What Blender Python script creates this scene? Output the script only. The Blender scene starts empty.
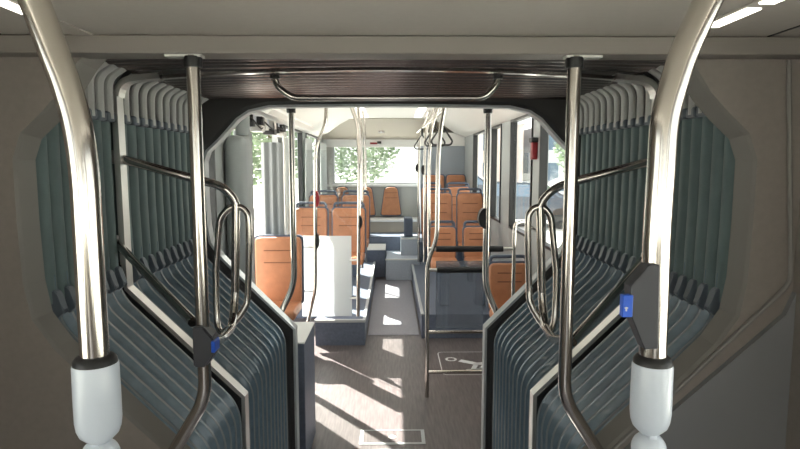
import bpy, bmesh, math, random
from mathutils import Vector, Matrix
random.seed(7)
sc = bpy.context.scene
C = sc.collection
R = math.radians
# ---------------------------------------------------------------- camera, light, exposure
CX, CY, CZ, F, PITCH, YAW = 0.01, 0.0, 1.65, 578.0, 6.0, 0.79
cam = bpy.data.objects.new('camera', bpy.data.cameras.new('camera')); C.objects.link(cam)
cam.location = (CX, CY, CZ); cam.rotation_euler = (R(90 - PITCH), 0, R(-YAW))
cam.data.lens = 36 * F / 800; cam.data.sensor_width = 36; cam.data.clip_start = 0.02; cam.data.clip_end = 500
sc.camera = cam
sc.view_settings.view_transform = 'Standard'; sc.view_settings.look = 'None'
sc.view_settings.gamma = 1; sc.view_settings.use_curve_mapping = False
sc.view_settings.exposure = 0.75
w = bpy.data.worlds.new('world'); sc.world = w; w.use_nodes = True
nt = w.node_tree; bg = nt.nodes['Background']
sky = nt.nodes.new('ShaderNodeTexSky'); sky.sky_type = 'HOSEK_WILKIE'; sky.turbidity = 5; sky.ground_albedo = 0.6
mx = nt.nodes.new('ShaderNodeMixRGB'); mx.inputs[0].default_value = 0.72; mx.inputs[2].default_value = (1.0, 0.965, 0.93, 1)
nt.links.new(sky.outputs[0], mx.inputs[1]); nt.links.new(mx.outputs[0], bg.inputs[0]); bg.inputs[1].default_value = 1.9
SUND = Vector((0.62, -0.785, -0.96)).normalized()
sky.sun_direction = -SUND
sl = bpy.data.lights.new('sun', 'SUN'); sl.energy = 19.0; sl.angle = R(0.5); sl.color = (1, 0.95, 0.86)
so = bpy.data.objects.new('sun', sl); C.objects.link(so); so.rotation_euler = SUND.to_track_quat('-Z', 'Y').to_euler()

_cr = cam.rotation_euler.to_matrix()
def _ray(px, py): return _cr @ Vector(((px - 400) / F, -(py - 224.5) / F, -1))
def PZ(px, py, z):
    d = _ray(px, py); t = (z - CZ) / d.z; return Vector((CX + d.x * t, CY + d.y * t, z))
def P(px, py, Y):
    d = _ray(px, py); t = (Y - CY) / d.y; return Vector((CX + d.x * t, Y, CZ + d.z * t))

# ---------------------------------------------------------------- materials
def mat(name, col, rough=0.5, metal=0.0, noise=0.0, nscale=20, bump=0.0, spec=0.5, emit=None, es=1, coat=0, aniso=0):
    m = bpy.data.materials.new(name); m.use_nodes = True
    n = m.node_tree.nodes; L = m.node_tree.links; b = n['Principled BSDF']
    b.inputs['Base Color'].default_value = (*col, 1); b.inputs['Roughness'].default_value = rough
    b.inputs['Metallic'].default_value = metal; b.inputs['Specular IOR Level'].default_value = spec
    b.inputs['Coat Weight'].default_value = coat
    if noise or bump:
        tc = n.new('ShaderNodeTexCoord'); t = n.new('ShaderNodeTexNoise'); t.inputs['Scale'].default_value = nscale
        t.inputs['Detail'].default_value = 5; L.new(tc.outputs['Object'], t.inputs['Vector'])
        if noise:
            r = n.new('ShaderNodeValToRGB')
            r.color_ramp.elements[0].position = 0.3; r.color_ramp.elements[1].position = 0.7
            r.color_ramp.elements[0].color = (*[c * (1 - noise) for c in col], 1)
            r.color_ramp.elements[1].color = (*[min(1, c * (1 + noise)) for c in col], 1)
            L.new(t.outputs['Fac'], r.inputs[0]); L.new(r.outputs[0], b.inputs['Base Color'])
        if bump:
            u = n.new('ShaderNodeBump'); u.inputs['Strength'].default_value = bump; u.inputs['Distance'].default_value = 0.004
            L.new(t.outputs['Fac'], u.inputs['Height']); L.new(u.outputs[0], b.inputs['Normal'])
    if emit:
        b.inputs['Emission Color'].default_value = (*emit, 1); b.inputs['Emission Strength'].default_value = es
    return m
M = {}
M['steel'] = mat('brushed_steel', (0.60, 0.565, 0.52), 0.15, 1.0)
M['alu'] = mat('aluminium', (0.62, 0.61, 0.58), 0.38, 1.0)
M['panel'] = mat('grey_panel', (0.228, 0.200, 0.178), 0.55, noise=0.04, nscale=60, bump=0.04)
M['bezel'] = mat('bezel_panel', (0.20, 0.188, 0.172), 0.5)
M['panel2'] = mat('lower_panel', (0.20, 0.20, 0.205), 0.5)
M['ceil0'] = mat('front_ceiling', (0.56, 0.52, 0.47), 0.6, noise=0.02, nscale=50)
M['fascia'] = mat('fascia', (0.23, 0.205, 0.185), 0.5)
M['bel_side'] = mat('bellows_side', (0.115, 0.165, 0.165), 0.6, noise=0.08, nscale=14)
M['bel_low'] = mat('bellows_low', (0.15, 0.215, 0.265), 0.27, noise=0.10, nscale=30, coat=0.5)
M['bel_ceil'] = mat('bellows_ceiling', (0.22, 0.18, 0.17), 0.22, metal=0.75)
M['tube'] = mat('corner_tube', (0.50, 0.50, 0.48), 0.35)
M['rail'] = mat('rib_rail', (0.40, 0.45, 0.48), 0.25, 0.4)
M['hooptop'] = mat('hoop_top', (0.40, 0.38, 0.36), 0.2, 1.0)  # darkened copy of the hoop metal; its dark reflection is put into the colour
M['clip'] = mat('clip_plastic', (0.11, 0.135, 0.16), 0.45)
M['darkframe'] = mat('dark_frame', (0.038, 0.036, 0.035), 0.45)
M['black'] = mat('black_rubber', (0.012, 0.012, 0.013), 0.45)
M['trim'] = mat('grey_trim', (0.50, 0.52, 0.53), 0.4)
M['white'] = mat('white_paint', (0.56, 0.61, 0.68), 0.3, coat=0.3)
M['box'] = mat('button_housing', (0.035, 0.036, 0.043), 0.45)
M['blue'] = mat('blue_button', (0.01, 0.09, 0.55), 0.35)
M['red'] = mat('red_button', (0.25, 0.010, 0.016), 0.35)
M['whiteink'] = mat('white_ink', (0.75, 0.75, 0.75), 0.5)
M['leather'] = mat('tan_leather', (0.46, 0.20, 0.10), 0.45, noise=0.10, nscale=12, bump=0.05)
M['seam'] = mat('leather_seam', (0.20, 0.075, 0.035), 0.6)
M['shell'] = mat('seat_shell', (0.11, 0.14, 0.20), 0.4)
M['grip'] = mat('blue_grey_grip', (0.085, 0.105, 0.145), 0.35)
M['plat'] = mat('platform_vinyl', (0.13, 0.155, 0.21), 0.5, noise=0.12, nscale=45)
M['step'] = mat('step_vinyl', (0.48, 0.53, 0.60), 0.5, noise=0.1, nscale=60)
M['wallg'] = mat('rear_wall_grey', (0.46, 0.46, 0.43), 0.55)
M['pillar'] = mat('pillar_grey', (0.34, 0.36, 0.36), 0.5)
M['doorg'] = mat('door_grey', (0.26, 0.28, 0.28), 0.45)
M['beige'] = mat('beige_panel', (0.43, 0.385, 0.32), 0.55)
M['ceil1'] = mat('white_ceiling', (0.88, 0.86, 0.82), 0.45)
M['tower'] = mat('tower_grey', (0.33, 0.36, 0.40), 0.5)
M['benchw'] = mat('bench_white', (0.8, 0.8, 0.78), 0.4)
M['lamp'] = mat('lamp_diffuser', (0.9, 0.9, 0.9), 0.5, emit=(1, 0.93, 0.80), es=2.2)
M['lamp2'] = mat('lamp_diffuser_rear', (0.9, 0.9, 0.9), 0.5, emit=(1, 0.97, 0.9), es=2.0)
M['curtain'] = mat('curtain_fabric', (0.55, 0.58, 0.57), 0.8)
M['asphalt'] = mat('pale_ground', (0.62, 0.61, 0.58), 0.9, noise=0.1, nscale=1)
M['leaf'] = mat('leaves', (0.20, 0.27, 0.17), 0.6, noise=0.4, nscale=3)
M['bark'] = mat('bark', (0.12, 0.09, 0.06), 0.9)
M['bwall'] = mat('pale_facade', (0.55, 0.56, 0.60), 0.8)
M['bwall2'] = mat('pink_facade', (0.60, 0.50, 0.46), 0.8)
M['bwin'] = mat('facade_glass', (0.12, 0.17, 0.24), 0.15)
M['carp'] = mat('car_paint', (0.05, 0.07, 0.10), 0.2, coat=0.6)
M['carw'] = mat('car_white', (0.7, 0.7, 0.7), 0.2, coat=0.6)

def glass(name, tint=(0.93, 0.96, 0.95), refl=0.08, frost=0.0, fcol=(0.8, 0.85, 0.88)):
    m = bpy.data.materials.new(name); m.use_nodes = True
    n = m.node_tree.nodes; L = m.node_tree.links; n.remove(n['Principled BSDF']); out = n['Material Output']
    t = n.new('ShaderNodeBsdfTransparent'); t.inputs[0].default_value = (*tint, 1)
    g = n.new('ShaderNodeBsdfGlossy'); g.inputs['Roughness'].default_value = 0.03
    m1 = n.new('ShaderNodeMixShader'); m1.inputs[0].default_value = refl
    L.new(t.outputs[0], m1.inputs[1]); L.new(g.outputs[0], m1.inputs[2]); last = m1
    if frost:
        d = n.new('ShaderNodeBsdfDiffuse'); d.inputs[0].default_value = (*fcol, 1)
        tl = n.new('ShaderNodeBsdfTranslucent'); tl.inputs[0].default_value = (*fcol, 1)
        m2 = n.new('ShaderNodeMixShader'); m2.inputs[0].default_value = 0.5
        L.new(d.outputs[0], m2.inputs[1]); L.new(tl.outputs[0], m2.inputs[2])
        m3 = n.new('ShaderNodeMixShader'); m3.inputs[0].default_value = frost
        L.new(m1.outputs[0], m3.inputs[1]); L.new(m2.outputs[0], m3.inputs[2]); last = m3
    L.new(last.outputs[0], out.inputs[0]); return m
M['glass'] = glass('window_glass')
M['clear'] = glass('clear_screen', (0.97, 0.98, 0.98), 0.05)
M['frost'] = glass('frosted_screen', frost=0.85, fcol=(0.9, 0.93, 0.94))
M['frost2'] = glass('tinted_screen', (0.75, 0.8, 0.85), 0.06, frost=0.35, fcol=(0.32, 0.34, 0.38))

def floor_mat():
    m = mat('wood_vinyl', (0.17, 0.135, 0.125), 0.38)
    n = m.node_tree.nodes; L = m.node_tree.links; b = n['Principled BSDF']
    tc = n.new('ShaderNodeTexCoord'); mp = n.new('ShaderNodeMapping'); mp.inputs['Scale'].default_value = (14, 1.2, 1)
    t = n.new('ShaderNodeTexNoise'); t.inputs['Scale'].default_value = 5; t.inputs['Detail'].default_value = 8
    r = n.new('ShaderNodeValToRGB'); r.color_ramp.elements[0].position = .3; r.color_ramp.elements[1].position = .72
    r.color_ramp.elements[0].color = (0.085, 0.072, 0.073, 1); r.color_ramp.elements[1].color = (0.16, 0.135, 0.133, 1)
    L.new(tc.outputs['Object'], mp.inputs[0]); L.new(mp.outputs[0], t.inputs[0]); L.new(t.outputs[0], r.inputs[0]); L.new(r.outputs[0], b.inputs['Base Color'])
    return m
M['floor'] = floor_mat()
M['aisle'] = mat('aisle_vinyl', (0.27, 0.265, 0.30), 0.42, noise=0.1, nscale=50)

# ---------------------------------------------------------------- mesh helpers
def obj(name, bm, m, parent=None, smooth=False, label=None):
    me = bpy.data.meshes.new(name)
    bmesh.ops.recalc_face_normals(bm, faces=bm.faces[:])
    bm.to_mesh(me); bm.free()
    if smooth:
        for p in me.polygons: p.use_smooth = True
        try: me.set_sharp_from_angle(angle=R(40))
        except Exception: pass
    me.materials.append(M[m] if isinstance(m, str) else m)
    o = bpy.data.objects.new(name, me); C.objects.link(o)
    if parent is not None:
        o.parent = parent
        pw = parent_world(parent); o.matrix_parent_inverse = pw.inverted()
    if label: o['label'] = label
    return o
def parent_world(p):
    m = p.matrix_basis.copy()
    if p.parent: m = parent_world(p.parent) @ p.matrix_parent_inverse @ m
    return m
def thing(name, label, cat, loc=(0, 0, 0), group=None, rz=0):
    o = bpy.data.objects.new(name, None); C.objects.link(o); o.location = loc; o.rotation_euler.z = rz
    o.empty_display_size = 0.1
    o['label'] = label; o['category'] = cat
    if group: o['group'] = group
    return o
def tag(o, label, cat, group=None, kind=None):
    o['label'] = label; o['category'] = cat
    if group: o['group'] = group
    if kind: o['kind'] = kind
    return o
def struct(name, bm, m, smooth=False, parent=None, label=None):
    o = obj(name, bm, m, parent, smooth)
    if parent is None:
        o['kind'] = 'structure'
        if label: o['label'] = label
    return o
def BM(): return bmesh.new()
def box(bm, x0, x1, y0, y1, z0, z1, bev=0.0, seg=2):
    vs = [bm.verts.new((x, y, z)) for x in (x0, x1) for y in (y0, y1) for z in (z0, z1)]
    fs = [(0, 1, 3, 2), (4, 6, 7, 5), (0, 4, 5, 1), (2, 3, 7, 6), (0, 2, 6, 4), (1, 5, 7, 3)]
    F_ = [bm.faces.new([vs[i] for i in f]) for f in fs]
    if bev:
        es = list({e for f in F_ for e in f.edges})
        bmesh.ops.bevel(bm, geom=es, offset=bev, segments=seg, affect='EDGES', profile=0.5)
    return bm
def fillet(pts, r, n=8):
    pts = [Vector(p) for p in pts]; out = [pts[0]]
    for i in range(1, len(pts) - 1):
        a, b, c = pts[i - 1], pts[i], pts[i + 1]
        rr = min(r, (a - b).length * 0.48, (c - b).length * 0.48)
        p0 = b + (a - b).normalized() * rr; p2 = b + (c - b).normalized() * rr
        for k in range(n + 1):
            t = k / n; out.append(p0 * (1 - t) ** 2 + b * 2 * t * (1 - t) + p2 * t * t)
    out.append(pts[-1]); return out
def smoothp(pts, n=8):
    pts = [Vector(p) for p in pts]; q = [pts[0] * 2 - pts[1]] + pts + [pts[-1] * 2 - pts[-2]]; out = []
    for i in range(1, len(q) - 2):
        p0, p1, p2, p3 = q[i - 1:i + 3]
        for k in range(n):
            t = k / n
            out.append(0.5 * ((2 * p1) + (p2 - p0) * t + (2 * p0 - 5 * p1 + 4 * p2 - p3) * t * t + (3 * p1 - p0 - 3 * p2 + p3) * t ** 3))
    out.append(pts[-1]); return out
def tube(bm, pts, r, n=14, cap=True, closed=False):
    pts = [Vector(p) for p in pts]
    cl = [pts[0]]
    for p in pts[1:]:
        if (p - cl[-1]).length > 1e-5: cl.append(p)
    pts = cl
    if closed and (pts[0] - pts[-1]).length < 1e-5: pts.pop()
    N = len(pts); rings = []; up = None
    for i, p in enumerate(pts):
        if closed: d = (pts[(i + 1) % N] - pts[i - 1]).normalized()
        else: d = (pts[min(i + 1, N - 1)] - pts[max(i - 1, 0)]).normalized()
        if up is None:
            up = Vector((0, 0, 1)) if abs(d.z) < 0.9 else Vector((1, 0, 0))
        up = (up - d * up.dot(d)).normalized(); s = d.cross(up)
        rr = r[i] if isinstance(r, (list, tuple)) else r
        rings.append([bm.verts.new(p + (up * math.cos(a) + s * math.sin(a)) * rr) for a in [2 * math.pi * k / n for k in range(n)]])
    for i in range(N if closed else N - 1):
        A, B = rings[i], rings[(i + 1) % N]
        for k in range(n): bm.faces.new((A[k], A[(k + 1) % n], B[(k + 1) % n], B[k]))
    if cap and not closed:
        bm.faces.new(rings[0][::-1]); bm.faces.new(rings[-1])
    return bm
def lathe(bm, c, prof, n=24, axis=Vector((0, 0, 1))):
    c = Vector(c); axis = axis.normalized()
    u = axis.orthogonal().normalized(); v = axis.cross(u); rings = []
    for (r, h) in prof:
        rings.append([bm.verts.new(c + axis * h + (u * math.cos(a) + v * math.sin(a)) * max(r, 1e-4)) for a in [2 * math.pi * k / n for k in range(n)]])
    for A, B in zip(rings, rings[1:]):
        for k in range(n): bm.faces.new((A[k], A[(k + 1) % n], B[(k + 1) % n], B[k]))
    bm.faces.new(rings[0][::-1]); bm.faces.new(rings[-1]); return bm
def prism(bm, poly, f0, f1):
    """poly 2D list, f0/f1 map (a,b)->3D for both ends"""
    A = [bm.verts.new(f0(*p)) for p in poly]; B = [bm.verts.new(f1(*p)) for p in poly]
    bm.faces.new(A); bm.faces.new(B[::-1]); n = len(poly)
    for i in range(n): bm.faces.new((A[i], B[i], B[(i + 1) % n], A[(i + 1) % n]))
    return bm
def loft(bm, loops, closed_ends=False, cyc=False):
    L_ = [[bm.verts.new(p) for p in l] for l in loops]
    for A, B in zip(L_, L_[1:]):
        for i in range(len(A) - (0 if cyc else 1)):
            j = (i + 1) % len(A); bm.faces.new((A[i], A[j], B[j], B[i]))
    return L_

# ================================================================ SETTING
# --- opening outline, half side, from the floor up and over (x>0 mirrored)
HALF = [(-.498, 0), (-.498, .40), (-.498, .80), (-.67, .972), (-.865, 1.175), (-.915, 1.25), (-.93, 1.34), (-.935, 1.50), (-.935, 1.66), (-.915, 1.715), (-.86, 1.765), (-.81, 1.818), (-.76, 1.873), (-.70, 1.912), (-.60, 1.935), (-.30, 1.94), (0, 1.942)]
FRONT = [(x, z + max(0, z - 1.84) * .6) for x, z in HALF]
def full(h): return h + [(-x, z) for x, z in h[::-1][1:]]
def offs(poly, d):
    out = []
    for i, (x, z) in enumerate(poly):
        a = poly[max(i - 1, 0)]; b = poly[min(i + 1, len(poly) - 1)]
        tx, tz = b[0] - a[0], b[1] - a[1]; l = math.hypot(tx, tz); nx, nz = -tz / l, tx / l
        z2 = z + nz * d
        out.append((x + nx * d, 0 if z == 0 else z2))
    return out
OPEN = full(HALF)
def to_rect(poly, X, Z):
    out = []
    for (x, z) in poly:
        cx, cz = 0, 1.0 if z > 0.4 else z
        dx, dz = x - cx, max(z - cz, 0) if z > 0.4 else 0
        t = min(X / abs(dx) if abs(dx) > 1e-6 else 1e9, (Z - cz) / dz if dz > 1e-6 else 1e9)
        out.append((cx + dx * t, cz + dz * t if z > 0.4 else z))
    return out
WF, ZF = 1.075, 1.960          # front room half width, ceiling
def ring_pts(poly, y): return [(x, y, z) for x, z in poly]
FO = full(FRONT)
# front bulkhead : face + splayed bevel + return into the bellows
bm = BM()
outer = [(x * 1.0, z) for x, z in offs(FO, .022)]
rect = []
for (x, z) in outer:     # radial mapping to the room's rectangle
    if z < 0.9: rect.append((math.copysign(WF, x), z))
    else:
        dx, dz = x, z - 0.9
        t = min(WF / max(abs(dx), 1e-6), (ZF - 0.9) / max(dz, 1e-6)); rect.append((dx * t, .9 + dz * t))
loft(bm, [ring_pts(rect, 1.495), ring_pts(outer, 1.495)])
struct('wall_front', bm, 'panel', label='brown grey bulkhead panel around the bellows opening')
bm = BM(); loft(bm, [ring_pts(outer, 1.495), ring_pts(offs(FO, .016), 1.505), ring_pts(FO, 1.555), ring_pts(offs(FO, .045), 1.57)])
struct('trim_1', bm, 'bezel', smooth=False)
# fascia strip over the opening
bm = BM(); box(bm, -WF, WF, 1.435, 1.52, 1.915, ZF - .002, .004)
struct('trim_2', bm, 'fascia')
# front ceiling
bm = BM(); box(bm, -WF - .05, WF + .05, -6, 1.6, ZF, ZF + .05); struct('ceiling_front', bm, 'ceil0')
for i, s in enumerate((-1, 1)):
    bm = BM(); box(bm, s * .93 - .003, s * .93 + .003, -6, 1.44, ZF - .002, ZF + .002); struct('trim_%d' % (3 + i), bm, 'black')
# front room floor, side walls with windows, back wall
bm = BM(); box(bm, -WF - .05, WF + .05, -6, 1.52, -.06, 0); struct('floor_front', bm, 'aisle')
for s, nm in ((-1, 'wall_left_front'), (1, 'wall_right_front')):
    bm = BM(); a, b = sorted((s * WF, s * (WF + .05)))
    for (y0, y1, z0, z1) in ((-6, 1.52, 0, .95), (-6, 1.52, 1.86, ZF), (-6, -5.8, .95, 1.86), (-4.2, -4.0, .95, 1.86), (-2.6, -2.4, .95, 1.86), (-1.0, -.8, .95, 1.86), (.9 if s > 0 else .5, 1.52, .95, 1.86)): box(bm, a, b, y0, y1, z0, z1)
    struct(nm, bm, 'panel')
bm = BM(); box(bm, -WF, WF, -6.05, -6, 0, .8); box(bm, -WF, WF, -6.05, -6, 1.9, ZF); struct('wall_back_front', bm, 'beige')
# sculpted relief band on the right side of the bulkhead
bm = BM()
band = [P(789, 60, 1.49), P(790, 180, 1.49), P(791, 283, 1.49), P(714, 355, 1.49), P(640, 425, 1.49), P(600, 463, 1.49)]
tube(bm, fillet(band, .03), .006, 8); struct('trim_5', bm, 'bezel')
bm = BM()
pl = [P(808, 292, 1.49), P(783, 314, 1.49), P(674, 407, 1.49), P(590, 478, 1.49), P(590, 900, 1.49), P(808, 900, 1.49)]
poly = [(p.x, max(p.z, .0)) for p in pl]; poly = [(min(x, WF - .002), z) for x, z in poly]
prism(bm, poly, lambda a, b: (a, 1.495, b), lambda a, b: (a, 1.478, b)); struct('trim_6', bm, 'panel2')

# --- rear part shell
WR, ZR, YB = 1.17, 2.35, 9.95
YF = 2.97
def wallpieces(bm, a, b, wins, zs, ze, y0, y1, top, dep=0):
    cur = y0
    for (u, v) in wins:
        if u > cur: box(bm, a, b, cur, u, dep, top)
        box(bm, a, b, u, v, dep, zs); box(bm, a, b, u, v, ze, top); cur = v
    if y1 > cur: box(bm, a, b, cur, y1, dep, top)
RW = [(3.1, 4.52), (4.78, 5.66), (6.15, 6.72), (7.25, 8.25)]
LW = [(3.08, 3.86), (6.35, 7.65), (8.0, 9.5)]
bm = BM(); wallpieces(bm, WR, WR + .06, RW, 1.02, 2.07, 2.9, YB, ZR); struct('wall_right', bm, 'pillar')
bm = BM(); wallpieces(bm, -WR - .06, -WR, [LW[0]], 1.02, 2.07, 2.9, 4.30, ZR)
box(bm, -WR - .06, -WR, 4.30, 6.05, 2.02, ZR)
wallpieces(bm, -WR - .06, -WR, LW[1:], 1.02, 2.07, 6.05, YB, ZR); struct('wall_left', bm, 'pillar')
bm = BM(); box(bm, -WR, WR, YB, YB + .06, 0, 1.30); box(bm, -WR, -1.0, YB, YB + .06, 1.3, 2.06); box(bm, .62, WR, YB, YB + .06, 1.3, 2.06); box(bm, -WR, WR, YB, YB + .06, 2.06, ZR)
struct('wall_back', bm, 'wallg')
bm = BM(); box(bm, -WR - .06, WR + .06, 1.52, YB + .06, -.08, 0); struct('floor', bm, 'floor')
bm = BM()
loft(bm, [[(-WR, y, 2.07), (-1.0, y, 2.13), (-.80, y, 2.27), (-.66, y, 2.345), (-.4, y, 2.36), (.4, y, 2.36), (.66, y, 2.345), (.80, y, 2.27), (1.0, y, 2.13), (WR, y, 2.07)] for y in (YF, 9.2)])
struct('ceiling', bm, 'ceil1', smooth=True)
bm = BM(); box(bm, -WR - .06, WR + .06, YF - .02, YB + .06, ZR + .02, ZR + .07); struct('ceiling_roof', bm, 'panel')
bm = BM()   # sloping beige header over the rear window
prism(bm, [(9.15, 2.36), (9.15, 2.345), (9.9, 2.075), (9.95, 2.06), (9.95, 2.36)], lambda a, b: (-WR, a, b), lambda a, b: (WR, a, b)); struct('trim_7', bm, 'beige')

bm = BM(); box(bm, -1.165, .47, YB - .03, YB, 1.93, 2.062, .004); struct('trim_9', bm, 'benchw')
bm = BM(); box(bm, -1.165, .47, YB - .05, YB, 1.26, 1.30, .004); struct('trim_10', bm, 'benchw')
# windows
wi = [0]
def window(x, y0, y1, z0, z1, side):
    wi[0] += 1; s = side
    r_ = bpy.data.objects.new('window_%d' % wi[0], None); C.objects.link(r_); r_.location = (x, (y0 + y1) / 2, z0); r_['kind'] = 'structure'
    bm = BM(); t = .022; xi = x - s * .012; a, b = sorted((xi, x + s * .05))
    box(bm, a, b, y0, y0 + t, z0, z1); box(bm, a, b, y1 - t, y1, z0, z1); box(bm, a, b, y0 + t, y1 - t, z0, z0 + t); box(bm, a, b, y0 + t, y1 - t, z1 - t, z1)
    obj('window_frame', bm, 'black', r_)
    bm = BM(); box(bm, *sorted((x + s * .03, x + s * .036)), y0 + t, y1 - t, z0 + t, z1 - t); obj('pane', bm, 'glass', r_)
    return r_
for (a, b) in RW: window(WR, a, b, 1.02, 2.07, 1)
for (a, b) in LW: window(-WR, a, b, 1.02, 2.07, -1)
for s in (-1, 1):
    for (a, b) in ((-5.8, -4.2), (-4.0, -2.6), (-2.4, -1.0), (-.8, .5 if s < 0 else .9)): window(s * WF, a, b, .95, 1.86, s)
wi[0] += 1; bm = BM(); box(bm, -WF, WF, -6.03, -6.02, .8, 1.9); struct('window_%d' % wi[0], bm, 'glass')
wi[0] += 1
r_ = bpy.data.objects.new('window_%d' % wi[0], None); C.objects.link(r_); r_.location = (-.2, YB, 1.3); r_['kind'] = 'structure'
bm = BM(); t = .03
box(bm, -1.0, .62, YB - .01, YB + .05, 1.3, 1.3 + t); box(bm, -1.0, .62, YB - .01, YB + .05, 2.06 - t, 2.06); box(bm, -1.0, -1.0 + t, YB - .01, YB + .05, 1.3 + t, 2.06 - t); box(bm, .62 - t, .62, YB - .01, YB + .05, 1.3 + t, 2.06 - t)
obj('window_frame', bm, 'trim', r_)
bm = BM(); box(bm, -.97, .59, YB + .02, YB + .028, 1.33, 2.03); obj('pane', bm, 'glass', r_)

# rear bulkhead: dark frame, light edge
bm = BM()
o1 = [(x, z) for x, z in OPEN]
rect = []
for (x, z) in o1:
    if z < 0.9: rect.append((math.copysign(WR + .06, x), z))
    else:
        t = min((WR + .06) / max(abs(x), 1e-6), (ZR + .05 - .9) / (z - .9)); rect.append((x * t, .9 + (z - .9) * t))
loft(bm, [ring_pts(offs(o1, -.002), 2.955), ring_pts(rect, 2.955)])
loft(bm, [ring_pts(rect, 2.90), ring_pts(offs(o1, .02), 2.90), ring_pts(offs(o1, .004), 2.915)])
struct('wall_frame_dark', bm, 'darkframe').name = 'wall_middle'
bm = BM()
loft(bm, [ring_pts(offs(o1, .004), 2.915), ring_pts(offs(o1, -.008), 2.915), ring_pts(offs(o1, -.008), 2.985), ring_pts(offs(o1, .004), 2.985)])
struct('trim_8', bm, 'trim')

# ================================================================ BELLOWS
bel = thing('bellows', 'grey folded rubber bellows lining the bus joint with steel hoop', 'bellows', (0, 2.2, 0))
def pleat_mesh(path, segs, D, power, ny=8):
    """path: 2D half/any outline; segs: list of (y0,y1) pleats; outward offset D in the grooves"""
    bm = BM(); loops = []
    for (y0, y1) in segs:
        for k in range(ny + 1):
            u = k / ny; d = D * (1 - math.exp(-((u - .5) / .16) ** 2)) if power == 0 else D * (.5 + .5 * math.cos(2 * math.pi * u)) if power < 0 else D * abs(2 * u - 1) ** power
            loops.append(ring_pts(offs_all(path, d), y0 + (y1 - y0) * u))
    L_ = [[bm.verts.new(p) for p in l] for l in loops]
    for A, B in zip(L_, L_[1:]):
        for i in range(len(A) - 1): bm.faces.new((A[i], A[i + 1], B[i + 1], B[i]))
    return bm
def offs_all(poly, d):
    out = []
    for i, (x, z) in enumerate(poly):
        a = poly[max(i - 1, 0)]; b = poly[min(i + 1, len(poly) - 1)]
        tx, tz = b[0] - a[0], b[1] - a[1]; l = math.hypot(tx, tz); nx, nz = -tz / l, tx / l
        out.append((x + nx * d, z + nz * d))
    return out
bm = BM(); box(bm, -1.12, -1.09, 1.5, 2.9, 0, 2.1); box(bm, 1.09, 1.12, 1.5, 2.9, 0, 2.1); box(bm, -1.12, 1.12, 1.5, 2.9, 2.06, 2.1)  # unseen casing added around the bellows to keep sunlight from leaking in
for a, b in ((-1.12, -.53), (.53, 1.12)):
    box(bm, a, b, 1.5, 1.56, 0, .8) if False else None
obj('light_block_casing', bm, 'darkframe', bel)
segsA = [(1.580 + .0613 * i, 1.580 + .0613 * (i + 1)) for i in range(7)]
YH = 2.035
NB = 11; segsB = [(2.062 + .075 * i, 2.062 + .075 * (i + 1)) for i in range(NB)]
def arc2(a, b, c, r, n=6): return [(p.x, p.z) for p in fillet([Vector((a[0], 0, a[1])), Vector((b[0], 0, b[1])), Vector((c[0], 0, c[1]))], r, n)]
low = [(-.53, .02)] + arc2((-.53, .0), (-.53, .80), (-.93, 1.20), .07)[1:-1] + arc2((-.53, .80), (-.935, 1.205), (-.935, 1.34), .07)[1:]
side = [(-.935, 1.26), (-.94, 1.5), (-.94, 1.81)]
top_c = arc2((-.94, 1.80), (-.93, 1.95), (-.80, 1.962), .075, 8)
ceilp = [(x, 1.958 + .014 * (1 - (x / .90) ** 2)) for x in [-.90 + .0643 * i for i in range(29)]]
def mir(p): return [(-x, z) for x, z in p[::-1]]
for sgn in (-1, 1):
    f = (lambda p: p) if sgn < 0 else mir
    for segs in (segsA, segsB):
        obj('side_pleats', pleat_mesh(f(side), segs, .045, 3.4, 12), 'bel_side', bel, True)
        obj('lower_pleats', pleat_mesh(f(low), segs, .026, 0, 14), 'bel_low', bel, True)
        obj('shoulder_backing', pleat_mesh(f(offs_all(top_c, .045)), segs, .01, 2, 4), 'darkframe', bel, True)
for segs in (segsA, segsB):
    obj('ceiling_pleats', pleat_mesh(ceilp, segs, .013, -1, 12), 'bel_ceil', bel, True)
# shoulder tubes and clips
def path3(p2, y, sgn): return [(-sgn * x * -1 if False else (x if sgn < 0 else -x), y, z) for x, z in p2]
for sgn in (-1, 1):
    for (y0, y1) in segsA + segsB:
        yc = (y0 + y1) / 2
        bm = BM(); pth = fillet([Vector((sgn * .938, yc, 1.80)), Vector((sgn * .936, yc, 1.935)), Vector((sgn * .872, yc, 1.975))], .05, 6)
        tube(bm, pth, .0135, 10); bmesh.ops.scale(bm, vec=(1, 1.25, 1), space=Matrix.Translation((0, -yc, 0)), verts=bm.verts[:])
        obj('shoulder_tube', bm, 'tube', bel, True)
        bm = BM(); tube(bm, [((x if sgn < 0 else -x), yc, z) for x, z in low if z < 1.245], .0036, 8); obj('rib_rail', bm, 'rail', bel, True)
        s = sgn
        bm = BM(); a, b = sorted((s * .927, s * .975)); box(bm, a, b, yc - .028, yc + .028, 1.79, 1.824, .008); obj('clip', bm, 'clip', bel)
        bm = BM(); poly = [(.914, 1.236), (.908, 1.240), (.918, 1.262), (.925, 1.285), (.93, 1.298), (.955, 1.298), (.955, 1.24), (.93, 1.215)]
        poly = [(s * x, z) for x, z in poly]
        prism(bm, poly, lambda a, b: (a, yc - .014, b), lambda a, b: (a, yc + .014, b)); bmesh.ops.bevel(bm, geom=bm.edges[:], offset=.004, segments=1, affect='EDGES')
        obj('clip', bm, 'clip', bel)
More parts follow.
